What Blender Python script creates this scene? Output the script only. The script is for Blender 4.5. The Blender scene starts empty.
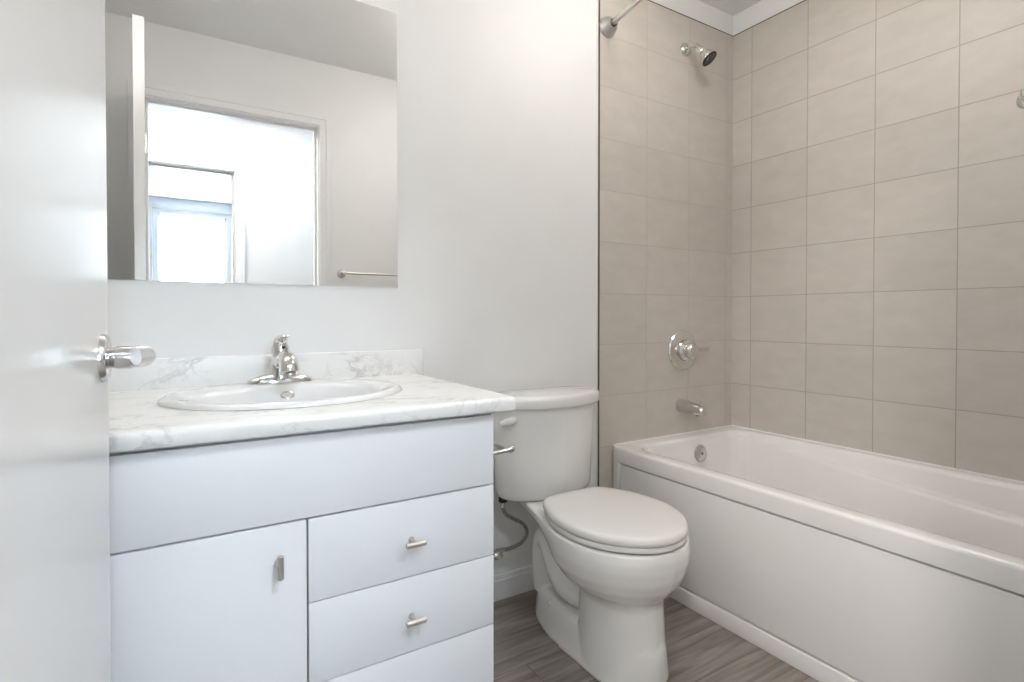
import bpy, bmesh, math, random
from mathutils import Vector, Matrix, Euler

random.seed(7)
PI = math.pi
scene = bpy.context.scene
COL = scene.collection

# ------------------------------------------------------------------ camera
CAM = (0.0, -1.6454, 0.9933)
cam_data = bpy.data.cameras.new('camera')
cam = bpy.data.objects.new('camera', cam_data)
COL.objects.link(cam)
cam.location = CAM
cam.rotation_euler = (math.radians(90 - 0.7242), 0, -math.radians(31.841))
cam_data.sensor_fit = 'HORIZONTAL'
cam_data.sensor_width = 36.0
cam_data.lens = 36.0 * 545.6 / 1024.0
cam_data.shift_y = -17.5 / 1024.0
cam_data.clip_start = 0.02
scene.camera = cam

# ------------------------------------------------------------------ world, light, exposure
scene.view_settings.view_transform = 'Standard'
scene.view_settings.look = 'None'
scene.view_settings.gamma = 1
scene.view_settings.use_curve_mapping = False
scene.view_settings.exposure = 1.35

VANITY_LAMP = 5.2          # strength of the frosted shades above the mirror
HALL_FILL = 35.0          # strength of the unseen hall dome, added to brighten hall and vanity front
HALL_FILL_2 = 70.0  # second hall dome, unseen, added to light tub apron and right wall
BED_FILL = 9.0  # unseen bedroom dome, added as extra light beyond the hall
DRUM_FILL = 7.8  # unseen bathroom drum, added as fill for floor, tub and walls
SKY = 9.0
LAMP_COL = (1.0, 0.955, 0.90)
HALL_COL = (0.86, 0.93, 1.0)

world = bpy.data.worlds.new('world')
scene.world = world
world.use_nodes = True
bg = world.node_tree.nodes['Background']
bg.inputs[0].default_value = (0.80, 0.90, 1.0, 1)
bg.inputs[1].default_value = SKY

# room dimensions (metres; x right along the mirror wall, y into it, z up)
XL, XR, YF, ZC = -0.42, 2.244, -1.52, 2.405
WT = 0.12                               # partition thickness
DX0, DX1, DZ = -0.109, 0.69, 2.046      # bathroom doorway
HY = -2.83                              # hall far wall
BX0, BX1, BZ = -0.45, 0.385, 2.045      # bedroom doorway
BY = -6.05                              # bedroom window wall
TILE_TOP, TW, TH = 2.305, 0.257, 0.2032
TE = 1.4215                             # left edge of the shower tiles

# ------------------------------------------------------------------ materials
def nodes_of(name):
    m = bpy.data.materials.new(name)
    m.use_nodes = True
    nt = m.node_tree
    return m, nt, nt.nodes['Principled BSDF']

def setp(b, **kw):
    for k, v in kw.items():
        b.inputs[k.replace('_', ' ')].default_value = v

def N(nt, typ, **props):
    n = nt.nodes.new(typ)
    for k, v in props.items():
        setattr(n, k, v)
    return n

def math_node(nt, op, a, b=None):
    n = N(nt, 'ShaderNodeMath', operation=op)
    for i, v in enumerate((a, b)):
        if v is None: continue
        if isinstance(v, (int, float)): n.inputs[i].default_value = v
        else: nt.links.new(v, n.inputs[i])
    return n.outputs[0]

def plain(name, col, rough=0.5, metal=0.0, spec=0.5, coat=0.0, var=0.02, scale=6.0, bump=0.0, bscale=60.0):
    """principled material with a faint procedural variation of the colour"""
    m, nt, b = nodes_of(name)
    tc = N(nt, 'ShaderNodeTexCoord')
    nz = N(nt, 'ShaderNodeTexNoise'); nz.inputs['Scale'].default_value = scale; nz.inputs['Detail'].default_value = 3
    nt.links.new(tc.outputs['Object'], nz.inputs['Vector'])
    r = N(nt, 'ShaderNodeValToRGB')
    r.color_ramp.elements[0].position = .3; r.color_ramp.elements[1].position = .7
    r.color_ramp.elements[0].color = tuple(c * (1 - var) for c in col) + (1,)
    r.color_ramp.elements[1].color = tuple(min(1, c * (1 + var)) for c in col) + (1,)
    nt.links.new(nz.outputs['Fac'], r.inputs[0])
    nt.links.new(r.outputs[0], b.inputs['Base Color'])
    setp(b, Roughness=rough, Metallic=metal, Specular_IOR_Level=spec, Coat_Weight=coat)
    if coat: b.inputs['Coat Roughness'].default_value = 0.05
    if bump:
        n2 = N(nt, 'ShaderNodeTexNoise'); n2.inputs['Scale'].default_value = bscale; n2.inputs['Detail'].default_value = 2
        nt.links.new(tc.outputs['Object'], n2.inputs['Vector'])
        bp = N(nt, 'ShaderNodeBump'); bp.inputs['Strength'].default_value = bump; bp.inputs['Distance'].default_value = 0.002
        nt.links.new(n2.outputs['Fac'], bp.inputs['Height'])
        nt.links.new(bp.outputs[0], b.inputs['Normal'])
    return m

M_WALL = plain('white_wall_paint', (0.84, 0.84, 0.835), .55, var=.01, bump=.05, bscale=180)
M_CEIL = plain('white_ceiling_paint', (0.86, 0.86, 0.845), .8, var=.01, bump=.08, bscale=120)
M_TRIM = plain('white_trim_enamel', (0.84, 0.84, 0.84), .32, var=.008)
M_DOOR = plain('white_door_enamel', (0.80, 0.80, 0.795), .22, var=.008)
M_CAB = plain('white_melamine', (0.84, 0.855, 0.885), .38, var=.006)
M_CERAMIC = plain('white_porcelain', (0.84, 0.835, 0.815), .08, coat=.5, var=.006)
M_SEAT = plain('white_seat_plastic', (0.82, 0.812, 0.792), .16, var=.006)
M_SINK = plain('white_sink_porcelain', (0.83, 0.83, 0.83), .07, coat=.5, var=.005)
M_TUB = plain('white_tub_acrylic', (0.86, 0.845, 0.83), .16, coat=.3, var=.006)
M_CHROME = plain('polished_chrome', (0.74, 0.735, 0.72), .09, metal=1, var=.01)
M_NICKEL = plain('brushed_nickel', (0.60, 0.585, 0.56), .30, metal=1, var=.03, scale=40)
M_SATIN = plain('satin_chrome', (0.66, 0.65, 0.64), .2, metal=1, var=.02)
M_DARK = plain('dark_rubber', (0.035, 0.03, 0.03), .5, var=.1)
M_NOZZLE = plain('grey_nozzle_plate', (0.12, 0.12, 0.12), .45, var=.3, scale=300)
M_EDGE = plain('dark_tile_edge_strip', (0.06, 0.042, 0.036), .6, metal=0, var=.05)
M_CAULK = plain('white_caulk', (0.86, 0.85, 0.83), .5, var=.01)
M_HOLE = plain('cavity_grey', (0.30, 0.30, 0.30), .7, var=.05)
M_HALL_DIM = plain('hall_white_wall_dimmed', (0.42, 0.42, 0.415), .6, var=.01)  # white wall; grey base colour offsets the overbright hall light
M_TRIM_DIM = plain('hall_white_trim_dimmed', (0.43, 0.43, 0.43), .35, var=.008)  # white trim, darkened in its colour so the hall light does not clip
M_BED = plain('bedroom_wall_paint', (0.80, 0.82, 0.85), .6, var=.01)

def mirror_mat():
    m, nt, b = nodes_of('silvered_mirror')
    setp(b, Base_Color=(.90, .905, .90, 1), Metallic=1.0, Roughness=0.0)
    return m
M_MIRROR = mirror_mat()

def emis(name, col, s):
    m, nt, b = nodes_of(name)
    setp(b, Base_Color=(.9, .9, .9, 1), Emission_Color=col + (1,), Emission_Strength=s, Roughness=.4)
    return m
M_SHADE = emis('lit_frosted_shade', LAMP_COL, VANITY_LAMP)
M_FILL_DOME = emis('fill_hall_dome', HALL_COL, HALL_FILL)
M_FILL_DRUM = emis('fill_drum_shade', LAMP_COL, DRUM_FILL)
M_FILL_DOME3 = emis('fill_hall_dome_warm', (1.0, .96, .91), HALL_FILL_2)
M_FILL_DOME2 = emis('fill_bedroom_dome', HALL_COL, BED_FILL)

def glass_mat():
    m = bpy.data.materials.new('window_glass'); m.use_nodes = True
    nt = m.node_tree; nt.nodes.remove(nt.nodes['Principled BSDF'])
    out = nt.nodes['Material Output']
    t = N(nt, 'ShaderNodeBsdfTransparent'); t.inputs[0].default_value = (.97, .99, 1, 1)
    g = N(nt, 'ShaderNodeBsdfGlossy'); g.inputs['Roughness'].default_value = .02
    mx = N(nt, 'ShaderNodeMixShader'); mx.inputs[0].default_value = .05
    nt.links.new(t.outputs[0], mx.inputs[1]); nt.links.new(g.outputs[0], mx.inputs[2])
    nt.links.new(mx.outputs[0], out.inputs['Surface'])
    return m
M_GLASS = glass_mat()

def tile_mat(name, axis, u0, grout):
    """stacked 8 x 10 inch tiles: grout lines worked out from the place of each point on the wall"""
    m, nt, b = nodes_of(name)
    L = nt.links
    geo = N(nt, 'ShaderNodeNewGeometry')
    sp = N(nt, 'ShaderNodeSeparateXYZ'); L.new(geo.outputs['Position'], sp.inputs[0])
    u = math_node(nt, 'DIVIDE', math_node(nt, 'SUBTRACT', sp.outputs[axis], u0), TW)
    v = math_node(nt, 'DIVIDE', math_node(nt, 'SUBTRACT', sp.outputs['Z'], TILE_TOP), TH)
    def dist(t, size):
        f = math_node(nt, 'FRACT', math_node(nt, 'ADD', t, 100.5))
        return math_node(nt, 'MULTIPLY', math_node(nt, 'ABSOLUTE', math_node(nt, 'SUBTRACT', f, .5)), size)
    d = math_node(nt, 'MINIMUM', dist(u, TW), dist(v, TH))
    mr = N(nt, 'ShaderNodeMapRange'); mr.inputs['From Min'].default_value = .0008; mr.inputs['From Max'].default_value = .0022
    L.new(d, mr.inputs['Value'])
    # one random value per tile
    cmb = N(nt, 'ShaderNodeCombineXYZ')
    L.new(math_node(nt, 'FLOOR', math_node(nt, 'ADD', u, 100.0)), cmb.inputs[0])
    L.new(math_node(nt, 'FLOOR', math_node(nt, 'ADD', v, 100.0)), cmb.inputs[1])
    wn = N(nt, 'ShaderNodeTexWhiteNoise', noise_dimensions='3D'); L.new(cmb.outputs[0], wn.inputs['Vector'])
    # clouded stone look, drawn out a little along the tile
    mp = N(nt, 'ShaderNodeMapping'); mp.inputs['Scale'].default_value = (1, 1, 2.2)
    L.new(geo.outputs['Position'], mp.inputs['Vector'])
    ofs = N(nt, 'ShaderNodeVectorMath', operation='MULTIPLY_ADD'); ofs.inputs[1].default_value = (7, 7, 7)
    L.new(wn.outputs['Color'], ofs.inputs[0]); L.new(mp.outputs[0], ofs.inputs[2])
    nz = N(nt, 'ShaderNodeTexNoise'); nz.inputs['Scale'].default_value = 9; nz.inputs['Detail'].default_value = 5; nz.inputs['Roughness'].default_value = .6
    L.new(ofs.outputs[0], nz.inputs['Vector'])
    rp = N(nt, 'ShaderNodeValToRGB')
    rp.color_ramp.elements[0].position = .32; rp.color_ramp.elements[1].position = .70
    rp.color_ramp.elements[0].color = (.565, .520, .474, 1); rp.color_ramp.elements[1].color = (.615, .570, .524, 1)
    L.new(nz.outputs['Fac'], rp.inputs[0])
    hv = N(nt, 'ShaderNodeHueSaturation')
    L.new(math_node(nt, 'ADD', math_node(nt, 'MULTIPLY', wn.outputs['Value'], .05), .975), hv.inputs['Value'])
    L.new(rp.outputs[0], hv.inputs['Color'])
    mx = N(nt, 'ShaderNodeMix', data_type='RGBA')
    L.new(mr.outputs[0], mx.inputs[0]); mx.inputs[6].default_value = grout; L.new(hv.outputs[0], mx.inputs[7])
    L.new(mx.outputs[2], b.inputs['Base Color'])
    setp(b, Roughness=.42, Specular_IOR_Level=.45)
    bp = N(nt, 'ShaderNodeBump'); bp.inputs['Strength'].default_value = .5; bp.inputs['Distance'].default_value = .0012
    L.new(mr.outputs[0], bp.inputs['Height']); L.new(bp.outputs[0], b.inputs['Normal'])
    return m
M_TILE_B = tile_mat('greige_tile_tap_wall', 'X', TE + .257, (.50, .455, .41, 1))
M_TILE_R = tile_mat('greige_tile_long_wall', 'Y', -.105, (.40, .355, .315, 1))

def floor_mat():
    m, nt, b = nodes_of('grey_oak_vinyl_plank'); L = nt.links
    geo = N(nt, 'ShaderNodeNewGeometry')
    br = N(nt, 'ShaderNodeTexBrick'); br.offset = .37; br.squash = 1
    br.inputs['Color1'].default_value = (0, 0, 0, 1); br.inputs['Color2'].default_value = (1, 1, 1, 1); br.inputs['Mortar'].default_value = (.5, .5, .5, 1)
    br.inputs['Scale'].default_value = 1; br.inputs['Brick Width'].default_value = 1.2; br.inputs['Row Height'].default_value = .152
    br.inputs['Mortar Size'].default_value = .0012; br.inputs['Mortar Smooth'].default_value = .1; br.inputs['Bias'].default_value = 0
    mp0 = N(nt, 'ShaderNodeMapping'); mp0.inputs['Location'].default_value = (.35, .05, 0)
    L.new(geo.outputs['Position'], mp0.inputs['Vector']); L.new(mp0.outputs[0], br.inputs['Vector'])
    mp = N(nt, 'ShaderNodeMapping'); mp.inputs['Scale'].default_value = (2.2, 26, 1)
    L.new(geo.outputs['Position'], mp.inputs['Vector'])
    of = N(nt, 'ShaderNodeVectorMath', operation='MULTIPLY_ADD'); of.inputs[1].default_value = (9, 9, 9)
    L.new(br.outputs['Color'], of.inputs[0]); L.new(mp.outputs[0], of.inputs[2])
    nz = N(nt, 'ShaderNodeTexNoise'); nz.inputs['Scale'].default_value = 1.5; nz.inputs['Detail'].default_value = 7
    nz.inputs['Roughness'].default_value = .62; nz.inputs['Distortion'].default_value = .6
    L.new(of.outputs[0], nz.inputs['Vector'])
    rp = N(nt, 'ShaderNodeValToRGB'); e = rp.color_ramp.elements
    e[0].position = .30; e[0].color = (.130, .110, .096, 1); e[1].position = .72; e[1].color = (.36, .325, .295, 1)
    k = e.new(.5); k.color = (.240, .210, .187, 1)
    L.new(nz.outputs['Fac'], rp.inputs[0])
    mx = N(nt, 'ShaderNodeMix', data_type='RGBA'); L.new(br.outputs['Fac'], mx.inputs[0])
    L.new(rp.outputs[0], mx.inputs[6]); mx.inputs[7].default_value = (.13, .11, .095, 1)
    L.new(mx.outputs[2], b.inputs['Base Color'])
    setp(b, Roughness=.42)
    bp = N(nt, 'ShaderNodeBump'); bp.inputs['Strength'].default_value = .12; bp.inputs['Distance'].default_value = .001
    L.new(nz.outputs['Fac'], bp.inputs['Height']); L.new(bp.outputs[0], b.inputs['Normal'])
    return m
M_FLOOR = floor_mat()

def marble_mat():
    m, nt, b = nodes_of('white_marble_laminate'); L = nt.links
    geo = N(nt, 'ShaderNodeNewGeometry')
    mp = N(nt, 'ShaderNodeMapping'); mp.inputs['Rotation'].default_value = (.3, .5, .55); mp.inputs['Scale'].default_value = (1, 1.8, 1.3)
    L.new(geo.outputs['Position'], mp.inputs['Vector'])
    def vein(scale, width, dist, w):
        nz = N(nt, 'ShaderNodeTexNoise'); nz.inputs['Scale'].default_value = scale; nz.inputs['Detail'].default_value = 6
        nz.inputs['Roughness'].default_value = .58; nz.inputs['Distortion'].default_value = dist
        L.new(mp.outputs[0], nz.inputs['Vector'])
        a = math_node(nt, 'ABSOLUTE', math_node(nt, 'SUBTRACT', nz.outputs['Fac'], .5))
        mr = N(nt, 'ShaderNodeMapRange'); mr.inputs['From Min'].default_value = 0; mr.inputs['From Max'].default_value = width
        mr.inputs['To Min'].default_value = w; mr.inputs['To Max'].default_value = 0
        L.new(a, mr.inputs['Value'])
        return mr.outputs[0]
    n2 = N(nt, 'ShaderNodeTexNoise'); n2.inputs['Scale'].default_value = 5; n2.inputs['Detail'].default_value = 2
    L.new(geo.outputs['Position'], n2.inputs['Vector'])
    gate = N(nt, 'ShaderNodeMapRange'); gate.inputs['From Min'].default_value = .40; gate.inputs['From Max'].default_value = .58
    L.new(n2.outputs['Fac'], gate.inputs['Value'])
    v = math_node(nt, 'MULTIPLY', math_node(nt, 'MAXIMUM', vein(3.4, .026, .9, .85), vein(7.5, .020, 1.2, .5)), gate.outputs[0])
    mx = N(nt, 'ShaderNodeMix', data_type='RGBA'); L.new(v, mx.inputs[0])
    mx.inputs[6].default_value = (.86, .857, .845, 1); mx.inputs[7].default_value = (.57, .565, .56, 1)
    L.new(mx.outputs[2], b.inputs['Base Color'])
    setp(b, Roughness=.3)
    return m
M_MARBLE = marble_mat()

def braid_mat():
    m, nt, b = nodes_of('braided_steel'); L = nt.links
    tc = N(nt, 'ShaderNodeTexCoord')
    wv = N(nt, 'ShaderNodeTexWave', wave_type='BANDS', bands_direction='DIAGONAL'); wv.inputs['Scale'].default_value = 90; wv.inputs['Distortion'].default_value = 1
    L.new(tc.outputs['Object'], wv.inputs['Vector'])
    rp = N(nt, 'ShaderNodeValToRGB'); rp.color_ramp.elements[0].color = (.16, .15, .14, 1); rp.color_ramp.elements[1].color = (.50, .48, .46, 1)
    L.new(wv.outputs['Fac'], rp.inputs[0]); L.new(rp.outputs[0], b.inputs['Base Color'])
    setp(b, Metallic=.8, Roughness=.38)
    return m
M_BRAID = braid_mat()

# ------------------------------------------------------------------ mesh helpers
def obj(name, bm, m, parent=None, smooth=True, angle=None):
    me = bpy.data.meshes.new(name)
    bmesh.ops.recalc_face_normals(bm, faces=bm.faces[:])
    bm.to_mesh(me); bm.free()
    mats = m if isinstance(m, (list, tuple)) else [m]
    for k in mats: me.materials.append(k)
    o = bpy.data.objects.new(name, me)
    COL.objects.link(o)
    if parent is not None:
        o.parent = parent
        o.matrix_parent_inverse = world_matrix(parent).inverted()
    if smooth:
        for p in me.polygons: p.use_smooth = True
        me.set_sharp_from_angle(angle=math.radians(angle if angle else 35))
    return o

def world_matrix(o):
    m = Matrix.LocRotScale(o.location, o.rotation_euler, o.scale)
    if o.parent is not None:
        m = world_matrix(o.parent) @ o.matrix_parent_inverse @ m
    return m

def thing(name, label, cat, loc, group=None):
    o = bpy.data.objects.new(name, None); COL.objects.link(o)
    o.empty_display_size = .05; o.location = loc
    o['label'] = label; o['category'] = cat
    if group: o['group'] = group
    return o

def tag(o, label, cat, group=None):
    o['label'] = label; o['category'] = cat
    if group: o['group'] = group
    return o

def struct(name, bm, m, parent=None, smooth=False, angle=None):
    o = obj(name, bm, m, parent, smooth, angle)
    if parent is None: o['kind'] = 'structure'
    return o

def box(bm, x0, x1, y0, y1, z0, z1, bev=0.0, seg=2, mi=0, mat=None):
    vs = [bm.verts.new((x, y, z)) for x in (x0, x1) for y in (y0, y1) for z in (z0, z1)]
    idx = [(0, 1, 3, 2), (4, 6, 7, 5), (0, 4, 5, 1), (2, 3, 7, 6), (0, 2, 6, 4), (1, 5, 7, 3)]
    fs = [bm.faces.new([vs[i] for i in f]) for f in idx]
    for f in fs: f.material_index = mi
    if bev:
        es = list({e for f in fs for e in f.edges})
        r = bmesh.ops.bevel(bm, geom=es, offset=bev, segments=seg, profile=.5, affect='EDGES', clamp_overlap=True)
        vs = list({v for f in r['faces'] for v in f.verts} | {v for v in vs if v.is_valid})
        for f in r['faces']: f.material_index = mi
    if mat is not None: bmesh.ops.transform(bm, matrix=mat, verts=[v for v in vs if v.is_valid])
    return vs

def loft(bm, rings, cap0=True, cap1=True, closed=True, mi=0):
    vr = [[bm.verts.new(p) for p in r] for r in rings]
    n = len(vr[0])
    for a, b in zip(vr, vr[1:]):
        for i in range(n if closed else n - 1):
            j = (i + 1) % n
            f = bm.faces.new((a[i], a[j], b[j], b[i])); f.material_index = mi
    if cap0: bm.faces.new(list(reversed(vr[0]))).material_index = mi
    if cap1: bm.faces.new(vr[-1]).material_index = mi
    return vr

def lathe(bm, prof, org, axis, seg=40, mi=0, caps=True):
    """prof: list of (radius, distance along axis)"""
    ax = Vector(axis).normalized()
    q = Vector((0, 0, 1)).rotation_difference(ax)
    o = Vector(org)
    rings = []
    for r, h in prof:
        rings.append([o + q @ Vector((max(r, 1e-4) * math.cos(2 * PI * i / seg), max(r, 1e-4) * math.sin(2 * PI * i / seg), h)) for i in range(seg)])
    return loft(bm, rings, caps, caps, True, mi)

def catmull(pts, n=8):
    P = [Vector(p) for p in pts]
    out = []
    for i in range(len(P) - 1):
        p0 = P[max(i - 1, 0)]; p1 = P[i]; p2 = P[i + 1]; p3 = P[min(i + 2, len(P) - 1)]
        for k in range(n):
            t = k / n
            out.append(.5 * ((2 * p1) + (p2 - p0) * t + (2 * p0 - 5 * p1 + 4 * p2 - p3) * t * t + (3 * p1 - p0 - 3 * p2 + p3) * t ** 3))
    out.append(P[-1].copy())
    return out

def tube(bm, pts, rad, seg=16, n=8, mi=0, flat=None, up=None):
    """swept tube through pts; rad a number or one per point; flat = (side, up) factors per point"""
    if not isinstance(rad, (list, tuple)): rad = [rad] * len(pts)
    if flat is None: flat = [(1, 1)] * len(pts)
    data = catmull([tuple(p) for p in pts], n)
    rr = [v.x for v in catmull([(r, 0, 0) for r in rad], n)]
    ff = [(v.x, v.y) for v in catmull([(f[0], f[1], 0) for f in flat], n)]
    rings = []
    T0 = None; side = None
    for i, p in enumerate(data):
        T = (data[min(i + 1, len(data) - 1)] - data[max(i - 1, 0)]).normalized()
        if side is None:
            u = Vector(up) if up else (Vector((0, 0, 1)) if abs(T.z) < .9 else Vector((0, 1, 0)))
            side = T.cross(u).normalized()
        else:
            side = (T0.rotation_difference(T) @ side).normalized()
        U = side.cross(T).normalized()
        T0 = T
        rings.append([p + side * (rr[i] * ff[i][0] * math.cos(2 * PI * k / seg)) + U * (rr[i] * ff[i][1] * math.sin(2 * PI * k / seg)) for k in range(seg)])
    return loft(bm, rings, True, True, True, mi)

def rrect(x0, x1, y0, y1, r, nside=12, ncor=8):
    """rounded rectangle, counter-clockwise, constant topology"""
    r = max(min(r, (x1 - x0) / 2 - 1e-4, (y1 - y0) / 2 - 1e-4), 1e-4)
    pts = []
    cs = [((x1 - r, y1 - r), 0), ((x0 + r, y1 - r), PI / 2), ((x0 + r, y0 + r), PI), ((x1 - r, y0 + r), 1.5 * PI)]
    for k, ((cx, cy), a0) in enumerate(cs):
        for i in range(ncor + 1):
            a = a0 + (PI / 2) * i / ncor
            pts.append((cx + r * math.cos(a), cy + r * math.sin(a)))
        nx = cs[(k + 1) % 4]
        e = (nx[0][0] + r * math.cos(nx[1]), nx[0][1] + r * math.sin(nx[1]))
        s = pts[-1]
        for i in range(1, nside):
            t = i / nside
            pts.append((s[0] + (e[0] - s[0]) * t, s[1] + (e[1] - s[1]) * t))
    return pts

def remeshed(o, voxel, smooth_it=6, factor=.5, decimate=None):
    """fuse the overlapping shapes of one mesh into one smooth skin"""
    md = o.modifiers.new('r', 'REMESH'); md.mode = 'VOXEL'; md.voxel_size = voxel; md.use_smooth_shade = True
    ms = o.modifiers.new('s', 'SMOOTH'); ms.iterations = smooth_it; ms.factor = factor
    dg = bpy.context.evaluated_depsgraph_get()
    me = bpy.data.meshes.new_from_object(o.evaluated_get(dg))
    o.modifiers.clear()
    old = o.data; o.data = me; me.name = old.name
    if not me.materials: 
        for m in old.materials: me.materials.append(m)
    for p in me.polygons: p.use_smooth = True
    return o

def boolean_cut(o, cutter_bm):
    me = bpy.data.meshes.new('cutter'); bmesh.ops.recalc_face_normals(cutter_bm, faces=cutter_bm.faces[:]); cutter_bm.to_mesh(me); cutter_bm.free()
    c = bpy.data.objects.new('cutter', me); COL.objects.link(c)
    md = o.modifiers.new('b', 'BOOLEAN'); md.object = c; md.operation = 'DIFFERENCE'; md.solver = 'EXACT'
    dg = bpy.context.evaluated_depsgraph_get()
    new = bpy.data.meshes.new_from_object(o.evaluated_get(dg))
    o.modifiers.clear(); o.data = new
    bpy.data.objects.remove(c); bpy.data.meshes.remove(me)
    for p in new.polygons: p.use_smooth = True
    new.set_sharp_from_angle(angle=math.radians(35))
    return o

def B(): return bmesh.new()

# ------------------------------------------------------------------ the room
bm = B(); box(bm, -1.6, 2.5, BY - .12, 0.10, -.06, 0.0); struct('floor', bm, M_FLOOR)
bm = B(); box(bm, XL - .1, XR + .1, YF, 0.10, ZC, ZC + .08); struct('ceiling', bm, M_CEIL)
bm = B(); box(bm, -1.6, 2.5, BY - .12, YF, ZC, ZC + .08); struct('ceiling_hall', bm, M_BED)
bm = B(); box(bm, XL - .1, XR + .1, 0.0, 0.10, 0, ZC); struct('wall_back', bm, M_WALL)
bm = B(); box(bm, XR, XR + .1, YF - WT, 0.0, 0, ZC); struct('wall_right', bm, M_WALL)
bm = B(); box(bm, XL - .1, XL, YF, 0.0, 0, ZC); struct('wall_left', bm, M_WALL)
def wall_with_door(name, y0, y1, xa, xb, dx0, dx1, dz, m):
    bm = B()
    box(bm, xa, dx0, y0, y1, 0, ZC); box(bm, dx1, xb, y0, y1, 0, ZC); box(bm, dx0, dx1, y0, y1, dz, ZC)
    return struct(name, bm, m)
wall_with_door('wall_front', YF - WT, YF, -1.6, XR, DX0 - .018, DX1 + .018, DZ + .018, M_WALL)
wall_with_door('wall_hall', HY - WT, HY, -1.6, 2.5, BX0 - .018, BX1 + .018, BZ + .018, M_HALL_DIM)
bm = B(); box(bm, 2.4, 2.5, HY, YF - WT, 0, ZC); struct('wall_hall_right', bm, M_HALL_DIM)
bm = B(); box(bm, -1.6, -1.5, HY, YF - WT, 0, ZC); struct('wall_hall_left', bm, M_HALL_DIM)
bm = B(); box(bm, -1.6, -1.5, BY, HY - WT, 0, ZC); struct('wall_bedroom_left', bm, M_BED)
bm = B(); box(bm, 2.4, 2.5, BY, HY - WT, 0, ZC); struct('wall_bedroom_right', bm, M_BED)
WX0, WX1, WZ0, WZ1 = -.20, 0.63, .75, 2.275
bm = B()
box(bm, -1.6, WX0, BY - .12, BY, 0, ZC); box(bm, WX1, 2.5, BY - .12, BY, 0, ZC)
box(bm, WX0, WX1, BY - .12, BY, 0, WZ0); box(bm, WX0, WX1, BY - .12, BY, WZ1, ZC)
struct('wall_bedroom_far', bm, M_BED)

# jambs, stops and casings
def door_trim(name, y0, y1, dx0, dx1, dz, cw=.068, m=None):
    bm = B()
    t = .018
    box(bm, dx0 - t, dx0, y0, y1, 0, dz, .001); box(bm, dx1, dx1 + t, y0, y1, 0, dz, .001); box(bm, dx0 - t, dx1 + t, y0, y1, dz, dz + t, .001)
    ym = (y0 + y1) / 2 - .02
    box(bm, dx0, dx0 + .011, ym, ym + .035, 0, dz - .011, .001); box(bm, dx1 - .011, dx1, ym, ym + .035, 0, dz - .011, .001)
    box(bm, dx0, dx1, ym, ym + .035, dz - .011, dz, .001)
    for ya, s in ((y1, 1), (y0, -1)):
        for (ca, cb, th) in ((.006, .045, .011), (.040, cw, .016)):
            lo, hi = sorted((ya, ya + s * th))
            box(bm, dx0 - cb, dx0 - ca, lo, hi, 0, dz + cb, .003); box(bm, dx1 + ca, dx1 + cb, lo, hi, 0, dz + cb, .003)
            box(bm, dx0 - ca - .002, dx1 + ca + .002, lo, hi, dz + ca, dz + cb, .003)
    return struct(name, bm, m or M_TRIM)
door_trim('trim_1', YF - WT, YF, DX0, DX1, DZ)
door_trim('trim_2', HY - WT, HY, BX0, BX1, BZ, m=M_TRIM_DIM)

def baseboard(name, pts_boxes):
    bm = B()
    for (x0, x1, y0, y1, nx, ny) in pts_boxes:
        for h, th in ((.072, .013), (.088, .009)):
            xa, xb, ya, yb = x0, x1, y0, y1
            if ny: ya, yb = (y0 - th, y0) if ny < 0 else (y0, y0 + th)
            if nx: xa, xb = (x0 - th, x0) if nx < 0 else (x0, x0 + th)
            box(bm, xa, xb, ya, yb, 0.0, h, .003)
    return struct(name, bm, M_TRIM)
baseboard('baseboard_back', [(.62, TE - .004, 0, 0, 0, -1)])
baseboard('baseboard_front', [(DX1 + .07, 1.48, YF, YF, 0, 1)])
baseboard('baseboard_hall', [(BX1 + .07, 2.4, HY, HY, 0, 1), (-1.5, BX0 - .07, HY, HY, 0, 1)])

# shower tiles
bm = B(); box(bm, TE, XR, -.006, 0.0, 0.0, TILE_TOP); struct('wall_back_tile', bm, M_TILE_B)
bm = B(); box(bm, XR - .006, XR + .001, YF + .001, -.006, 0.0, TILE_TOP); struct('wall_right_tile', bm, M_TILE_R)
bm = B(); box(bm, TE - .0065, TE, -.0075, 0.0, 0.0, ZC); box(bm, TE, XR, -.0072, 0, TILE_TOP, TILE_TOP + .003)
box(bm, XR - .0072, XR, YF + .001, 0, TILE_TOP, TILE_TOP + .003); struct('trim_3', bm, M_EDGE)
bm = B(); box(bm, TE - .0115, TE - .0065, -.005, 0, .088, ZC); struct('trim_4', bm, M_CAULK)
bm = B(); box(bm, 1.49, XR - .006, -.010, -.006, .476, .482, .001); box(bm, XR - .010, XR - .006, YF + .001, -.006, .476, .482, .001)
struct('trim_5', bm, M_CAULK)

# ------------------------------------------------------------------ bedroom window
bm = B()
fr = .055
for (x0, x1, z0, z1) in ((WX0, WX0 + fr, WZ0, WZ1), (WX1 - fr, WX1, WZ0, WZ1), (WX0 + fr, WX1 - fr, WZ0, WZ0 + fr), (WX0 + fr, WX1 - fr, WZ1 - fr, WZ1)):
    box(bm, x0, x1, BY - .09, BY - .02, z0, z1, .004)
box(bm, WX0 - .05, WX1 + .05, BY, BY + .014, WZ1, WZ1 + .06, .003)
box(bm, WX0 - .05, WX0, BY, BY + .014, WZ0, WZ1, .003); box(bm, WX1, WX1 + .05, BY, BY + .014, WZ0, WZ1, .003)
w = struct('window_1', bm, M_TRIM)
bm = B()
sx0, sx1, sz0, sz1 = WX0 + fr, WX1 - fr, WZ0 + fr, WZ1 - fr
for (x0, x1, z0, z1) in ((sx0, sx0 + .022, sz0, sz1), (sx1 - .022, sx1, sz0, sz1), (sx0, sx1, sz0, sz0 + .022), (sx0, sx1, sz1 - .022, sz1)):
    box(bm, x0, x1, BY - .075, BY - .045, z0, z1, .002)
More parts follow.
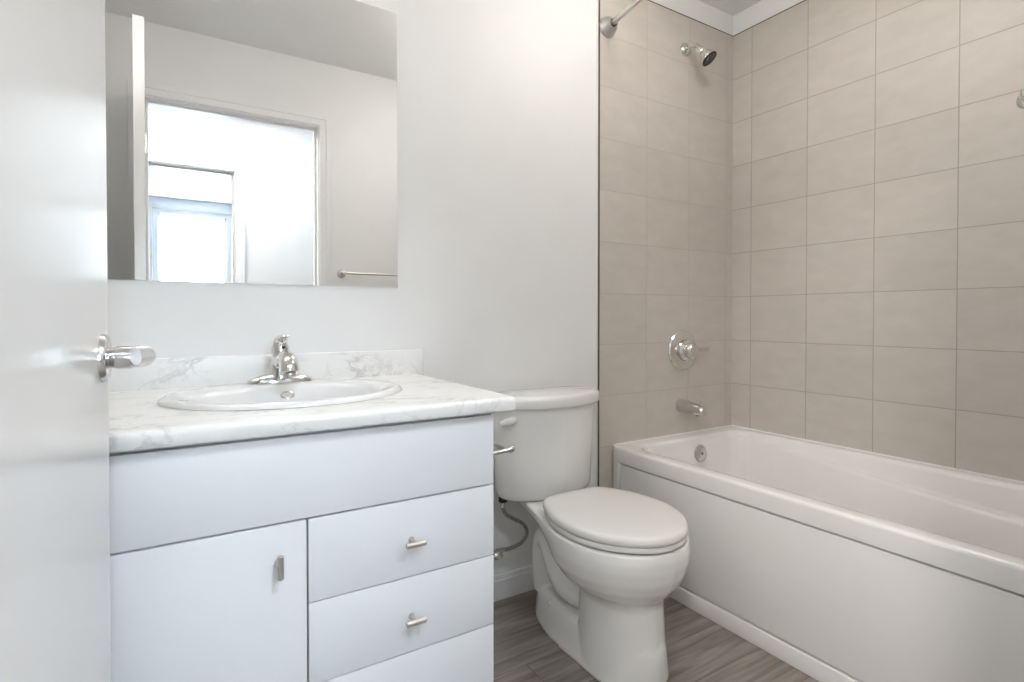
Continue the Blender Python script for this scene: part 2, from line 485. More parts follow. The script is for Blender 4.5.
obj('window_sash', bm, M_TRIM, w)
bm = B(); box(bm, sx0 + .02, sx1 - .02, BY - .063, BY - .058, sz0 + .02, sz1 - .02); obj('window_pane', bm, M_GLASS, w)
bm = B(); box(bm, WX0 - .06, WX1 + .06, BY - .02, BY + .045, WZ0 - .025, WZ0, .004); obj('window_sill', bm, M_TRIM, w)

# ------------------------------------------------------------------ open bathroom door
DA = math.radians(2.2)
DL = .815
ex, ey = -.079, -.680                    # free edge, shower side
hx, hy = ex - DL * math.sin(DA), ey - DL * math.cos(DA)
DM = Matrix.Translation((hx, hy, 0)) @ Matrix.Rotation(-DA, 4, 'Z')     # local: y along the leaf, x out of its face
bm = B(); box(bm, -.035, 0, 0, DL, .010, 2.043, .0015, mat=DM)
door = struct('door_1', bm, M_DOOR)
hl = bpy.data.objects.new('door_handle', None); COL.objects.link(hl); hl.empty_display_size = .05
hl.location = DM @ Vector((0, DL - .060, .938)); hl.parent = door
def dpt(x, y, z): return DM @ Vector((x, y, z))
hz, hyl = .938, DL - .060
bm = B()
nrm = (DM.to_3x3() @ Vector((1, 0, 0)))
lathe(bm, [(.0325, .0), (.0325, .004), (.0305, .0075), (.024, .009), (.015, .0095)], dpt(0, hyl, hz), nrm, 48)
obj('rosette', bm, M_SATIN, hl)
bm = B()
lathe(bm, [(.0125, .006), (.0135, .012), (.0152, .018), (.0152, .033), (.0135, .035)], dpt(0, hyl, hz), nrm, 32)
obj('neck', bm, M_SATIN, hl)
bm = B()
P = [(.030, .002), (.042, .0), (.048, -.014), (.048, -.036), (.046, -.058), (.044, -.078)]
tube(bm, [dpt(x, hyl + y, hz + .0012 * i) for i, (x, y) in enumerate(P)], [.0135, .0150, .0145, .0135, .0125, .0115], seg=20, n=6,
     flat=[(1, 1), (1, 1), (.95, .95), (.72, 1), (.62, 1), (.55, 1)])
obj('lever', bm, M_SATIN, hl)
for z in (.25, 1.03, 1.82):
    bm = B(); lathe(bm, [(.0065, -.045), (.0065, .045)], DM @ Vector((.004, -.006, z)), (0, 0, 1), 16); obj('hinge', bm, M_SATIN, door)
bm = B(); box(bm, -.029, -.006, DL - .001, DL + .0012, .91, .967, .0005, mat=DM); obj('latch_plate', bm, M_SATIN, door)

# ------------------------------------------------------------------ mirror
bm = B(); box(bm, -.36, .5985, -.0055, 0.0, 1.083, 1.937, .0008, 1)
o = obj('wall_mirror', bm, M_MIRROR, None, False)
tag(o, 'large frameless wall mirror above the sink reflecting the doorway', 'mirror')

# ------------------------------------------------------------------ vanity light (above the frame, lights the room)
vl = thing('vanity_light', 'three-shade bath light bar on the wall above the mirror', 'light fixture', (-.06, 0, 2.22))
bm = B(); box(bm, -.39, .27, -.022, 0, 2.19, 2.25, .004); obj('back_plate', bm, M_CHROME, vl)
for x in (-.30, -.06, .18):
    bm = B(); tube(bm, [(x, -.02, 2.22), (x, -.07, 2.22), (x, -.09, 2.21), (x, -.09, 2.19)], .008); obj('arm', bm, M_CHROME, vl)
    bm = B(); lathe(bm, [(.02, 0), (.045, -.012), (.05, -.05), (.05, -.12), (.046, -.12), (.02, -.118)], (x, -.09, 2.195), (0, 0, 1), 32); obj('lamp_shade', bm, M_SHADE, vl)

def dome(name, label, x, y, r, m):  # unseen ceiling domes, added to brighten the rooms
    t = thing(name, label, 'light fixture', (x, y, ZC))
    bm = B(); lathe(bm, [(r + .012, 0), (r + .012, -.02), (r, -.022)], (x, y, ZC), (0, 0, 1), 48); obj('base', bm, M_SATIN, t)
    bm = B(); lathe(bm, [(r, -.02), (r * .93, -.05), (r * .7, -.08), (r * .35, -.095), (.001, -.1)], (x, y, ZC), (0, 0, 1), 48); obj('lamp_shade', bm, m, t)
dome('fill_ceiling_light', 'added fill light, an unseen frosted dome on the hall ceiling outside the bathroom', .55, -2.25, .17, M_FILL_DOME)
dome('fill_ceiling_light', 'added fill light, an unseen frosted dome at the far left of the hall ceiling', -.75, -2.22, .17, M_FILL_DOME3)
dome('fill_ceiling_light', 'added fill light, an unseen frosted dome on the bedroom ceiling', .9, -4.4, .17, M_FILL_DOME2)

GX, GY = 1.32, -.70  # unseen drum, added as soft fill for the bathroom
pl_ = thing('fill_ceiling_light', 'added fill light, an unseen opal drum hung just below the bathroom ceiling', 'light fixture', (GX, GY, ZC))
bm = B(); lathe(bm, [(.075, 0), (.075, -.012), (.060, -.018), (.012, -.020), (.012, -.075)], (GX, GY, ZC), (0, 0, 1), 48); obj('canopy', bm, M_CHROME, pl_)
bm = B(); lathe(bm, [(.02, -.070), (.130, -.072), (.140, -.080), (.142, -.150), (.132, -.162), (.06, -.168), (.001, -.169)], (GX, GY, ZC), (0, 0, 1), 56); obj('lamp_shade', bm, M_FILL_DRUM, pl_)

# ------------------------------------------------------------------ vanity cabinet
VX0, VX1, VY, VXM = XL + .004, .614, -.578, .2115
v = thing('vanity_cabinet', 'white slab-front bathroom vanity with one door and three drawers', 'cabinet', ((VX0 + VX1) / 2, -.29, 0))
bm = B()
yb = VY + .020
box(bm, VX0, VX0 + .016, yb, -.004, .0, .776, .0008); box(bm, VX1 - .016, VX1, yb, -.004, .0, .776, .0008)
box(bm, VX0 + .016, VX1 - .016, yb, -.004, .10, .116); box(bm, VX0 + .016, VX1 - .016, -.012, -.004, .116, .776)
box(bm, VXM - .008, VXM + .008, yb, -.012, .116, .62); box(bm, VX0 + .016, VX1 - .016, yb, yb + .016, .60, .632)
box(bm, VX0 + .016, VX1 - .016, yb, yb + .016, .756, .776); box(bm, VX0 + .016, VX1 - .016, yb + .05, yb + .066, 0, .10)
for z in (.455, .297): box(bm, VXM + .008, VX1 - .016, yb, yb + .016, z - .012, z + .012)
obj('cabinet_body', bm, M_CAB, v, False)
def front(name, x0, x1, z0, z1):
    bm = B(); box(bm, x0, x1, VY, VY + .018, z0, z1, .0012, 2)
    return obj(name, bm, M_CAB, v, True)
front('top_panel', VX0, VX1, .6160, .7715)
def bar_handle(parent, x, z, vertical):
    bm = B()
    L = .0212
    d = Vector((0, 0, 1)) if vertical else Vector((1, 0, 0))
    c = Vector((x, VY - .027, z))
    lathe(bm, [(.0048, -L), (.0058, -L + .001), (.0058, L - .001), (.0048, L)], c, d, 24)
    lathe(bm, [(.0070, 0), (.0055, .003), (.0042, .008), (.0042, .024)], (x, VY, z), (0, -1, 0), 20)
    return obj('handle', bm, M_NICKEL, parent)
d = front('cabinet_door', -.1482, VXM - .0018, .105, .6125); bar_handle(d, .1600, .5445, True)
d = front('cabinet_door', VX0, -.1518, .105, .6125); bar_handle(d, -.20, .5445, True)
for z0, z1 in ((.4548, .6125), (.2972, .4522), (.105, .2946)):
    d = front('drawer', VXM + .0018, VX1, z0, z1); bar_handle(d, (VXM + VX1) / 2 + .0045, (z0 + z1) / 2 - .004, False)

# ------------------------------------------------------------------ countertop with backsplash
CX0, CX1, CYF, CZ = XL + .002, .655, -.605, .812
bm = B()
prof = [(-.001, .782), (-.001, CZ)]
for i in range(9):
    a = PI / 2 * i / 8
    prof.append((CYF + .011 - .011 * math.sin(a), CZ - .011 + .011 * math.cos(a)))
prof += [(CYF, .788), (CYF + .002, .783), (CYF + .006, .781), (CYF + .02, .781), (CYF + .02, .782)]
rings = [[(x, y, z) for (y, z) in prof] for x in (CX0, CX1)]
loft(bm, rings)
ct = obj('countertop', bm, M_MARBLE, None, True, 30)
SX, SY, SA, SB = .232, -.288, .262, .218
cb = B(); lathe(cb, [(1, -.1), (1, .1)], (0, 0, 0), (0, 0, 1), 64)
bmesh.ops.scale(cb, vec=(SA - .022, SB - .022, 1), verts=cb.verts[:]); bmesh.ops.translate(cb, vec=(SX, SY, CZ), verts=cb.verts[:])
boolean_cut(ct, cb)
tag(ct, 'white marble-look laminate countertop with rounded front edge on the vanity', 'countertop')
bm = B(); box(bm, CX0, CX1 + .020, -.020, -.001, CZ - .002, .889, .003, 3); obj('backsplash', bm, M_MARBLE, ct)

# ------------------------------------------------------------------ sink
sk = thing('sink', 'white oval drop-in basin with raised rim set in the countertop', 'sink', (SX, SY, CZ))
bm = B()
BX, BYc, BA, BB = SX, SY - .030, .205, .150
def ell(cx, cy, a, b, z, n=72, ex=2.0):
    r = []
    for i in range(n):
        t = 2 * PI * i / n; c, s = math.cos(t), math.sin(t)
        r.append((cx + a * math.copysign(abs(c) ** (2 / ex), c), cy + b * math.copysign(abs(s) ** (2 / ex), s), z))
    return r
R = [ell(SX, SY, SA - .004, SB - .004, CZ - .001), ell(SX, SY, SA, SB, CZ + .001), ell(SX, SY, SA - .001, SB - .001, CZ + .006), ell(SX, SY, SA - .006, SB - .006, CZ + .010),
     ell(SX, SY, SA - .014, SB - .014, CZ + .0115), ell(SX, SY - .006, SA - .026, SB - .030, CZ + .0105),
     ell(BX, BYc, BA + .008, BB + .008, CZ + .009), ell(BX, BYc, BA, BB, CZ + .006), ell(BX, BYc, BA - .006, BB - .006, CZ - .002),
     ell(BX, BYc, BA - .014, BB - .012, CZ - .03), ell(BX, BYc, BA - .030, BB - .025, CZ - .07), ell(BX, BYc, BA - .06, BB - .05, CZ - .105),
     ell(BX, BYc, BA - .11, BB - .085, CZ - .125), ell(BX, BYc, .03, .03, CZ - .132), ell(BX, BYc, .02, .02, CZ - .134)]
# underside, so that the bowl has thickness
R = [ell(BX, BYc, .03, .03, CZ - .146), ell(BX, BYc, BA - .10, BB - .075, CZ - .138), ell(BX, BYc, BA - .05, BB - .04, CZ - .115), ell(BX, BYc, BA - .012, BB - .01, CZ - .05),
     ell(BX, BYc, BA + .004, BB + .004, CZ - .004), ell(SX, SY, SA - .026, SB - .026, CZ - .001)] + R
loft(bm, R)
obj('basin', bm, M_SINK, sk, True, 60)
bm = B()
oy = BYc + BB - .0165
oq = Matrix.Translation((SX + .012, oy + .003, CZ - .0165)) @ Matrix.Rotation(math.radians(-72), 4, 'X')
lathe(bm, [(.0125, -.004), (.0130, .0010), (.0120, .0022), (.0105, .0012), (.0095, -.0015), (.0001, -.0018)], (0, 0, 0), (0, 0, -1), 32)
bmesh.ops.scale(bm, vec=(1.35, .8, 1), verts=bm.verts[:]); bmesh.ops.transform(bm, matrix=oq, verts=bm.verts[:])
obj('overflow_ring', bm, M_CHROME, sk)
bm = B(); lathe(bm, [(.03, 0), (.031, .003), (.022, .004), (.020, .002), (.018, .008), (.001, .010)], (BX, BYc, CZ - .134), (0, 0, 1), 40); obj('drain', bm, M_CHROME, sk)

# ------------------------------------------------------------------ faucet
FX, FY, FZ = .237, -.118, CZ + .0105
fc = thing('faucet', 'chrome single-lever faucet with a short domed spout on the sink', 'faucet', (FX, FY, FZ))
bm = B()
rings = []
for s, z in ((1.0, 0), (1.0, .004), (.97, .008), (.86, .013), (.6, .020), (.3, .024), (.02, .025)):
    rings.append([(FX + .080 * s * math.copysign(abs(math.cos(t)) ** .85, math.cos(t)), FY + .027 * (s ** .7) * math.sin(t), FZ + z) for t in [2 * PI * i / 56 for i in range(56)]])
loft(bm, rings); obj('base_plate', bm, M_CHROME, fc, True, 60)
bm = B()
lathe(bm, [(.0285, .006), (.0275, .02), (.0245, .045), (.0225, .065), (.019, .074), (.010, .078)], (FX, FY, FZ), (0, 0, 1), 40)
tube(bm, [(FX, FY - .004, FZ + .048), (FX + .002, FY - .040, FZ + .066), (FX + .003, FY - .080, FZ + .066), (FX + .003, FY - .108, FZ + .052), (FX + .003, FY - .116, FZ + .033)], [.018, .0185, .0205, .0225, .0225], seg=28)
o = obj('spout', bm, M_CHROME, fc); remeshed(o, .0024, 5)
bm = B()
lathe(bm, [(.0135, .0), (.0145, .004), (.0145, .008), (.012, .008)], (FX + .003, FY - .1165, FZ + .035), (0, 0, -1), 28); obj('aerator', bm, M_NICKEL, fc)
bm = B()
lathe(bm, [(.0225, .068), (.0235, .072), (.0225, .088), (.018, .100), (.006, .106)], (FX, FY, FZ), (0, 0, 1), 40)
tube(bm, [(FX, FY + .006, FZ + .086), (FX, FY - .002, FZ + .106), (FX + .004, FY - .024, FZ + .118), (FX + .007, FY - .050, FZ + .121)], [.018, .017, .013, .009], seg=24, flat=[(1, 1), (1.0, .8), (1.05, .5), (1.1, .35)])
o = obj('lever_handle', bm, M_CHROME, fc); remeshed(o, .0022, 4)
bm = B(); lathe(bm, [(.0042, -.006), (.0042, .0015), (.003, .002)], (FX + .004, FY - .0225, FZ + .092), (0.1, -1, .25), 20); obj('index_button', bm, M_DARK, fc)

# ------------------------------------------------------------------ toilet
TX = 1.090
to = thing('toilet', 'white two-piece toilet with closed lid between the vanity and the tub', 'toilet', (TX, -.36, 0))
def outline(ctrl, n=40):
    """ctrl: (y, half width) from the back to the front tip; mirrored into a closed outline"""
    pts = catmull([(y, w, 0) for y, w in ctrl], 10)
    # resample by length
    ln = [0]
    for a, b in zip(pts, pts[1:]): ln.append(ln[-1] + (b - a).length)
    res = []
    for k in range(n + 1):
        s = ln[-1] * k / n; i = 0
        while i < len(ln) - 2 and ln[i + 1] < s: i += 1
        t = (s - ln[i]) / max(ln[i + 1] - ln[i], 1e-9)
        p = pts[i].lerp(pts[i + 1], t); res.append((p.x, max(p.y, 0)))
    left = [(TX - w, y) for y, w in res]
    right = [(TX + w, y) for y, w in reversed(res[:-1])]
    return left + right
def stack(bm, levels):
    loft(bm, [[(x, y, z) for x, y in outline(c)] for z, c in levels])
bm = B()
def S(c, k, dy): return [(y + dy * (1 if i else 0), w * k) for i, (y, w) in enumerate(c)]
levels = [
 (.020, [(-.375, .05), (-.395, .092), (-.45, .112), (-.51, .112), (-.570, .093), (-.613, .050), (-.627, 0)]),
 (.120, [(-.385, .05), (-.402, .088), (-.45, .105), (-.51, .105), (-.566, .087), (-.606, .046), (-.619, 0)]),
 (.205, [(-.385, .05), (-.405, .088), (-.45, .103), (-.51, .102), (-.563, .084), (-.603, .044), (-.615, 0)]),
 (.225, [(-.35, .05), (-.39, .088), (-.45, .111), (-.51, .110), (-.57, .088), (-.609, .046), (-.620, 0)]),
 (.245, [(-.31, .06), (-.36, .100), (-.43, .136), (-.51, .137), (-.58, .109), (-.627, .055), (-.641, 0)]),
 (.270, [(-.28, .06), (-.34, .115), (-.42, .160), (-.50, .164), (-.58, .133), (-.640, .068), (-.660, 0)]),
 (.300, [(-.24, .06), (-.30, .118), (-.40, .175), (-.50, .180), (-.58, .150), (-.652, .077), (-.673, 0)]),
 (.335, [(-.16, .06), (-.22, .105), (-.32, .152), (-.42, .185), (-.51, .186), (-.592, .154), (-.661, .080), (-.682, 0)]),
 (.362, [(-.08, .10), (-.20, .124), (-.32, .158), (-.42, .186), (-.51, .186), (-.594, .155), (-.662, .081), (-.684, 0)]),
 (.384, [(-.06, .10), (-.20, .128), (-.32, .156), (-.42, .182), (-.51, .182), (-.592, .151), (-.658, .078), (-.680, 0)]),
]
stack(bm, levels)
# deck under the tank
stack(bm, [(.340, [(-.075, .05), (-.08, .07), (-.14, .085), (-.25, .11), (-.33, .07), (-.35, 0)]), (.372, [(-.035, .06), (-.04, .100), (-.14, .112), (-.25, .125), (-.33, .08), (-.35, 0)]), (.389, [(-.04, .06), (-.045, .096), (-.14, .108), (-.215, .11), (-.24, .06), (-.245, 0)])])
# foot block
FB = [(-.100, .02), (-.108, .040), (-.135, .060), (-.178, .083), (-.25, .104), (-.31, .112), (-.41, .116), (-.51, .115), (-.573, .096), (-.616, .052), (-.630, 0)]
def SB_(k, d): return [(y + (0 if i else -.0) + (d if i == len(FB) - 1 else 0), w * k) for i, (y, w) in enumerate(FB)]
stack(bm, [(.0, FB), (.008, FB), (.030, SB_(.945, 0)), (.070, SB_(.875, .002)), (.092, SB_(.81, .006)), (.104, SB_(.66, .02))])
# trapway
tube(bm, [(TX, -.41, .165), (TX, -.355, .158), (TX, -.305, .166), (TX, -.258, .208), (TX, -.215, .258), (TX, -.170, .258), (TX, -.148, .19), (TX, -.150, .08)],
     [.052, .058, .063, .066, .064, .057, .050, .046], seg=28, n=8, up=(0, 0, 1), flat=[(1.6, 1), (1.66, 1), (1.60, 1), (1.48, 1), (1.42, 1), (1.45, 1), (1.55, 1), (1.55, 1)])
stack(bm, [(.15, [(-.17, .03), (-.22, .045), (-.40, .06), (-.48, 0)]), (.30, [(-.14, .04), (-.18, .06), (-.40, .11), (-.52, 0)]), (.35, [(-.07, .05), (-.12, .09), (-.40, .13), (-.56, 0)])])
o = obj('bowl', bm, M_CERAMIC, to); remeshed(o, .0045, 6)
for s in (-1, 1):
    bm = B(); lathe(bm, [(.0135, 0), (.012, .006), (.008, .010), (.001, .012)], (TX + s * .079, -.255, .086), (s * .7, 0, 1), 24); obj('bolt_cap', bm, M_CERAMIC, to)
# seat and lid
def egg(k, z, dy=0.0):
    ctrl = [(-.246, .0), (-.247, .06), (-.250, .092), (-.264, .118), (-.31, .146), (-.38, .173), (-.455, .182), (-.52, .175), (-.588, .146), (-.640, .100), (-.670, .053), (-.681, 0)]
    cx, cy = TX, -.46
    return [(cx + (x - cx) * k, cy + (y - cy) * k + dy, z) for x, y in outline(ctrl, 48)]
bm = B(); loft(bm, [egg(.955, .3885), egg(.975, .3892), egg(.983, .392), egg(.983, .4000), egg(.977, .4030), egg(.96, .4040)]); obj('seat', bm, M_SEAT, to, True, 50)
bm = B(); loft(bm, [egg(.96, .4065), egg(.99, .4072), egg(1.0, .4100), egg(1.0, .4160), egg(.996, .4215), egg(.985, .4260), egg(.965, .4290), egg(.93, .4306), egg(.80, .4322), egg(.55, .4335), egg(.25, .434), egg(.05, .434)])
obj('lid', bm, M_SEAT, to, True, 60)
for s in (-1, 1):
    bm = B(); box(bm, TX + s * .072 - .016, TX + s * .072 + .016, -.262, -.232, .394, .416, .006, 3); obj('seat_hinge', bm, M_SEAT, to)
# tank
def tank_ring(hw, yf, yb, z):
    d = yf - yb
    c = [(yb, hw * .72), (yb + d * .04, hw * .80), (yb + d * .16, hw * .93), (yb + d * .34, hw), (yb + d * .52, hw * .985), (yb + d * .70, hw * .88), (yb + d * .84, hw * .66), (yb + d * .95, hw * .36), (yf, 0)]
    return [(x, y, z) for x, y in outline(c, 44)]
bm = B()
loft(bm, [tank_ring(.150, -.185, -.05, .388), tank_ring(.168, -.198, -.040, .391), tank_ring(.178, -.206, -.032, .399), tank_ring(.183, -.210, -.029, .415),
          tank_ring(.190, -.214, -.026, .53), tank_ring(.198, -.219, -.025, .64), tank_ring(.201, -.221, -.024, .696)])
obj('tank', bm, M_CERAMIC, to, True, 60)
bm = B()
def LR(i, z): return tank_ring(.217 - i, -.238 + i, -.014 - i, z)
loft(bm, [LR(.012, .6955), LR(.003, .6965), LR(0, .701), LR(0, .722), LR(.003, .730), LR(.010, .7345), LR(.024, .737), LR(.08, .739)]); obj('tank_lid', bm, M_CERAMIC, to, True, 60)
bm = B()
LX, LY = TX - .166, -.160
lathe(bm, [(.015, -.004), (.015, .010), (.012, .018), (.004, .020)], (LX, LY, .662), (-.6, -1, 0), 28)
tube(bm, [(LX - .006, LY - .020, .664), (LX - .024, LY - .030, .665), (LX - .048, LY - .036, .664), (LX - .070, LY - .040, .662)], [.010, .0105, .0095, .007], seg=20, flat=[(.7, 1.1), (.7, 1.1), (.6, 1.05), (.5, .9)])
o = obj('flush_lever', bm, M_SEAT, to)

# ------------------------------------------------------------------ water supply
ws = thing('water_supply_line', 'braided steel water supply hose from the wall valve to the toilet tank', 'hose', (.90, 0, .21))
YS = -.085
HP = [(.937, .374), (.938, .360), (.941, .345), (.955, .325), (.985, .305), (1.016, .285), (1.032, .262), (1.030, .238), (1.008, .219), (.972, .211), (.940, .211), (.918, .212)]
bm = B(); tube(bm, [(x - .004, YS, z) for x, z in HP], .0062, seg=14, n=8); obj('braided_hose', bm, M_BRAID, ws)
bm = B(); lathe(bm, [(.0155, 0), (.0155, .014), (.012, .016)], (.933, YS, .389), (0, 0, -1), 8); obj('coupling_nut', bm, M_DARK, ws)
bm = B(); lathe(bm, [(.0085, 0), (.009, .018), (.007, .020)], (.933, YS, .374), (0, 0, -1), 20); lathe(bm, [(.0085, 0), (.0085, .022)], (.915, YS, .212), (1, 0, 0), 20); obj('ferrule', bm, M_CHROME, ws)
bm = B()
lathe(bm, [(.028, 0), (.027, .003), (.012, .007), (.009, .012), (.009, .075), (.013, .078), (.013, .098), (.009, .1)], (.895, 0, .212), (0, -1, 0), 28)
lathe(bm, [(.010, 0), (.010, .016), (.008, .022)], (.895, YS, .212), (1, 0, 0), 20)
obj('stop_valve', bm, M_CHROME, ws)
bm = B(); lathe(bm, [(.006, 0), (.006, .012), (.017, .014), (.018, .022), (.012, .026)], (.895, -.098, .212), (0, -1, 0), 16)
bmesh.ops.scale(bm, vec=(1, 1, .65), space=Matrix.Translation((-.895, .098, -.212)), verts=bm.verts[:]); obj('valve_knob', bm, M_CHROME, ws)

# ------------------------------------------------------------------ toilet paper holder on the vanity side
tp = thing('toilet_paper_holder', 'empty chrome toilet paper holder mounted on the side of the vanity', 'toilet paper holder', (VX1, -.42, .675))
for y in (-.497, -.345):
    bm = B()
    lathe(bm, [(.0215, 0), (.0215, .004), (.017, .007), (.008, .010), (.0052, .016), (.0050, .080), (.0062, .082), (.0066, .088), (.0080, .091), (.0086, .097), (.0075, .103), (.003, .106)], (VX1, y, .655), (1, 0, .10), 28)
    obj('post', bm, M_NICKEL, tp)
bm = B(); lathe(bm, [(.004, 0), (.0062, .004), (.0062, .075), (.0050, .077), (.0050, .146), (.003, .150)], (VX1 + .082, -.496, .665), (0, 1, 0), 24); obj('roller', bm, M_NICKEL, tp)

# ------------------------------------------------------------------ bathtub
tx0, tx1, ty0, ty1, TZ = 1.485, XR - .007, YF + .004, -.0065, .478
tub = thing('bathtub', 'white alcove bathtub with recessed apron panel and sculpted armrests', 'bathtub', ((tx0 + tx1) / 2, -.76, 0))
bm = B()
def zl(y):                                 # height of the armrest ledge along the tub
    t = min(max((-y - .10) / 1.25, 0), 1)
    return .462 - .095 * (t ** .9)
def wl(y):
    t = min(max((-y - .12) / 1.1, 0), 1)
    return .004 + .046 * t
def tring(ix, iy0, iy1, r, zf, ledge=0.0, outer=False):
    if outer: x0, x1, y0, y1 = tx0 + ix, tx1 - ix * .15, ty0 + iy0, ty1 - iy1
    else: x0, x1, y0, y1 = tx0 + .060 + ix, tx1 - .048 - ix, ty0 + .10 + iy0, ty1 - .070 - iy1
    pts = []
    for x, y in rrect(x0, x1, y0, y1, r, 40, 10):
        if ledge:
            sgn = 1 if x < (x0 + x1) / 2 else -1
            edge = min(1, abs(x - (x0 + x1) / 2) / ((x1 - x0) / 2))
            x = x + sgn * ledge * wl(y) * edge ** 2
        pts.append((x, y, zf(y) if callable(zf) else zf))
    return pts
rings = [tring(.014, .014, .0, .012, .418, outer=True), tring(.002, .002, 0, .018, .418, outer=True), tring(0, 0, 0, .018, .4195, outer=True), tring(0, 0, 0, .018, TZ - .012, outer=True), tring(.0015, .0015, .0005, .018, TZ - .006, outer=True),
         tring(.0055, .005, .001, .018, TZ - .0015, outer=True), tring(.011, .01, .0015, .018, TZ, outer=True),
         tring(-.014, -.014, -.014, .09, TZ), tring(-.005, -.005, -.005, .085, TZ - .0015), tring(.001, .001, .001, .08, TZ - .007), tring(.005, .005, .004, .078, lambda y: max(zl(y) + .002, TZ - .016)),
         tring(.012, .018, .007, .075, lambda y: zl(y) + .006), tring(.014, .020, .008, .075, lambda y: zl(y) + .001), tring(.017, .022, .009, .074, lambda y: zl(y) - .0005, 0.1),
         tring(.018, .024, .010, .073, lambda y: zl(y) - .003, 0.95), tring(.020, .026, .011, .073, lambda y: zl(y) - .007, 1.0), tring(.022, .030, .013, .072, lambda y: zl(y) - .014, 1.05),
         tring(.040, .09, .022, .075, lambda y: .28 + (zl(y) - .37) * .4, 1.0), tring(.060, .16, .032, .08, .17, .9), tring(.075, .195, .042, .09, .12, .8), tring(.095, .22, .062, .10, .098, .6), tring(.13, .26, .10, .10, .090, .3)]
loft(bm, rings, cap0=False)
# apron: flush panel set in a border by a narrow groove, foot band below
box(bm, tx0 + .013, tx0 + .03, ty0, ty1 - .002, .040, .43)
box(bm, tx0 + .0025, tx0 + .025, ty0 + .050, ty1 - .049, .0605, .4125, .003, 3)
def post_profile(yo, s_):
    r = .018; P_ = []
    for i in range(9):
        a_ = PI / 2 * i / 8
        P_.append((tx0 + r - r * math.sin(a_), yo - s_ * (r - r * math.cos(a_))))
    return [(tx0 + .03, yo)] + P_ + [(tx0, yo - s_ * .040), (tx0 + .0009, yo - s_ * .0421), (tx0 + .003, yo - s_ * .043), (tx0 + .03, yo - s_ * .043)]
for yo, s_ in ((ty1, 1), (ty0, -1)):
    loft(bm, [[(x, y, z) for x, y in post_profile(yo, s_)] for z in (0, .419)])
box(bm, tx0, tx0 + .025, ty0 + .03, ty1 - .03, .0, .0545, .003, 3)
obj('tub_body', bm, M_TUB, tub, True, 40)
bm = B()
n = Vector((0, -1, .10)).normalized()
oc = Vector((1.912, -.090, .408))
lathe(bm, [(.036, -.008), (.036, .006), (.034, .010), (.028, .0125), (.024, .0115), (.021, .0135), (.006, .0145)], oc, n, 40)
obj('overflow_cover', bm, M_NICKEL, tub)
bm = B(); lathe(bm, [(.0045, .013), (.0045, .016), (.002, .0165)], oc, n, 16); obj('overflow_screw', bm, M_DARK, tub)
bm = B(); lathe(bm, [(.036, 0), (.036, .003), (.028, .004), (.026, .001)], (1.87, -.30, .090), (0, 0, 1), 32); obj('drain', bm, M_CHROME, tub)

# ------------------------------------------------------------------ shower fittings
YT = -.006
sv = thing('shower_valve', 'round chrome shower valve with a lever on the tiled tap wall', 'shower valve', (1.897, YT, .846))
bm = B(); lathe(bm, [(.088, 0), (.088, .004), (.084, .009), (.070, .0125), (.046, .0145), (.044, .012), (.03, .012)], (1.897, YT, .846), (0, -1, 0), 56); obj('escutcheon', bm, M_CHROME, sv)
bm = B(); lathe(bm, [(.044, .010), (.043, .024), (.036, .030), (.0315, .034), (.034, .040), (.033, .058), (.026, .067), (.010, .070)], (1.897, YT, .846), (0, -1, 0), 40)
obj('hub', bm, M_CHROME, sv)
bm = B(); tube(bm, [(1.905, YT - .050, .846), (1.935, YT - .054, .848), (1.970, YT - .056, .848), (2.005, YT - .054, .849)], [.012, .010, .009, .0085], seg=20, flat=[(1, 1), (.75, 1), (.6, 1.05), (.5, 1.0)]); obj('lever_handle', bm, M_SATIN, sv)

ts = thing('tub_spout', 'satin chrome tub spout below the shower valve', 'tub spout', (1.886, YT, .604))
bm = B()
def spout_ring(y, hw, z0, z1, r=.02):
    zc = (z0 + z1) / 2
    return [(1.884 + x, YT + y, z) for x, z in rrect(-hw, hw, z0, z1, r, 4, 8)]
loft(bm, [spout_ring(0, .026, .577, .632, .022), spout_ring(-.004, .027, .576, .633, .024), spout_ring(-.045, .0265, .577, .630, .023), spout_ring(-.085, .025, .576, .624, .021),
          spout_ring(-.118, .0235, .574, .616, .018), spout_ring(-.128, .0225, .575, .613, .016), spout_ring(-.133, .019, .579, .608, .013)])
obj('spout_body', bm, M_SATIN, ts)
bm = B(); lathe(bm, [(.0185, -.004), (.0185, .004), (.0165, .005), (.0150, -.002)], (1.884, YT - .108, .5745), (0, 0, -1), 28); obj('outlet', bm, M_SATIN, ts)
bm = B(); lathe(bm, [(.0035, 0), (.0035, .012), (.0065, .014), (.0065, .02), (.003, .022)], (1.884, YT - .112, .614), (0, -.1, 1), 16); obj('diverter_knob', bm, M_SATIN, ts)

sh = thing('showerhead', 'chrome shower head on a bent arm near the top of the tap wall', 'shower head', (1.908, YT, 2.160))
bm = B(); lathe(bm, [(.029, 0), (.028, .004), (.022, .010), (.013, .014), (.010, .014)], (1.908, YT, 2.160), (0, -1, 0), 36); obj('wall_flange', bm, M_CHROME, sh)
bm = B()
hp = [Vector((1.908, YT, 2.160)), Vector((1.909, YT - .028, 2.163)), Vector((1.910, YT - .055, 2.156)), Vector((1.911, YT - .074, 2.138)), Vector((1.912, YT - .082, 2.120))]
tube(bm, hp, .0085, seg=18); obj('arm', bm, M_CHROME, sh)
hd = Vector((.26, -.56, -.79)).normalized(); ho = hp[-1] + Vector((0, 0, .004))
bm = B(); lathe(bm, [(.010, -.012), (.0145, -.006), (.0155, .004), (.0135, .010), (.017, .014), (.026, .028), (.0345, .042), (.0365, .052), (.036, .056), (.031, .057)], ho, hd, 44); obj('head', bm, M_CHROME, sh)
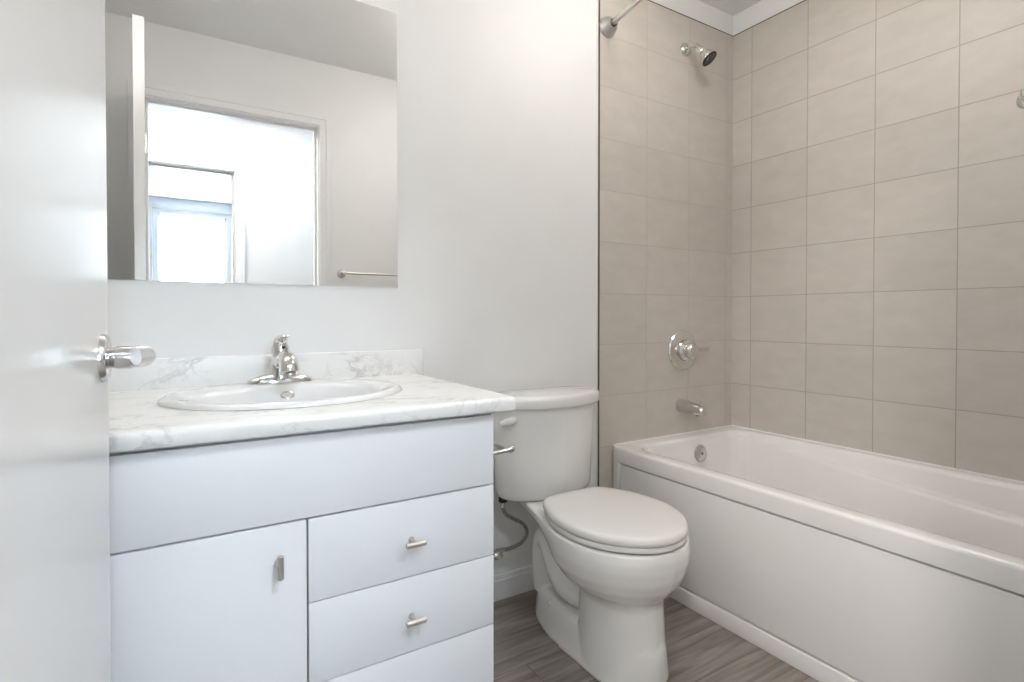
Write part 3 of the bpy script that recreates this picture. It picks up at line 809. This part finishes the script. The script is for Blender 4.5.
bm = B(); lathe(bm, [(.0345, .050), (.0345, .0585), (.030, .060), (.026, .0585), (.001, .0585)], ho, hd, 44); f = obj('spray_face', bm, M_DARK, sh)
bm = B()
lathe(bm, [(.0255, .058), (.0245, .0605), (.001, .061)], ho, hd, 40)
q = Vector((0, 0, 1)).rotation_difference(hd)
for rr_, cnt in ((.008, 6), (.014, 10), (.020, 14)):
    for k in range(cnt):
        a = 2 * PI * k / cnt
        lathe(bm, [(.0014, 0), (.001, .003)], ho + q @ Vector((rr_ * math.cos(a), rr_ * math.sin(a), .0605)), hd, 6)
obj('nozzle_plate', bm, M_NOZZLE, sh)

cr = thing('shower_curtain_rod', 'bare metal shower curtain rod above the tub edge', 'curtain rod', (1.462, -.76, 2.130))
RY0, RY1 = YT - .018, YF + .018
rp_ = [(1.458 - .085 * math.sin(PI * t / 12), RY0 + (RY1 - RY0) * t / 12, 2.130) for t in range(13)]
bm = B(); tube(bm, rp_, .0105, seg=28, n=5); obj('rod', bm, M_NICKEL, cr)
for y, s in ((YT, -1), (YF, 1)):
    bm = B(); lathe(bm, [(.039, 0), (.039, .007), (.036, .014), (.028, .030), (.0215, .040), (.0185, .044), (.0165, .042), (.0150, .030)], (1.458, y, 2.130), (-.05, s, 0), 40); obj('flange', bm, M_NICKEL, cr)
    bm = B(); lathe(bm, [(.0150, .030), (.0150, .041), (.0112, .0415)], (1.458, y, 2.130), (-.12, s, 0), 28); obj('socket_ring', bm, M_DARK, cr)

hk = thing('wall_hook', 'small chrome hook on the long tiled wall at the right edge', 'hook', (XR - .006, -1.045, 1.66))
bm = B(); lathe(bm, [(.030, 0), (.029, .004), (.022, .010), (.012, .013), (.009, .014)], (XR - .006, -1.052, 1.662), (-1, 0, 0), 36); obj('wall_plate', bm, M_CHROME, hk)
bm = B(); tube(bm, [(XR - .010, -1.052, 1.662), (XR - .035, -1.052, 1.655), (XR - .050, -1.052, 1.660), (XR - .054, -1.052, 1.678)], [.008, .007, .0065, .008], seg=16); obj('prong', bm, M_CHROME, hk)

# towel bar on the doorway wall (seen in the mirror)
tb = thing('towel_bar', 'slim metal towel bar on the doorway wall seen in the mirror', 'towel bar', (1.1, YF, 1.235))
for x in (.815, 1.39):
    bm = B(); lathe(bm, [(.024, 0), (.024, .005), (.018, .010), (.010, .014), (.009, .050), (.012, .056), (.012, .072), (.006, .076)], (x, YF, 1.237), (0, 1, 0), 32); obj('post', bm, M_NICKEL, tb)
bm = B(); lathe(bm, [(.0065, 0), (.0065, .575)], (.815, YF + .062, 1.237), (1, 0, 0), 24); obj('bar', bm, M_NICKEL, tb)
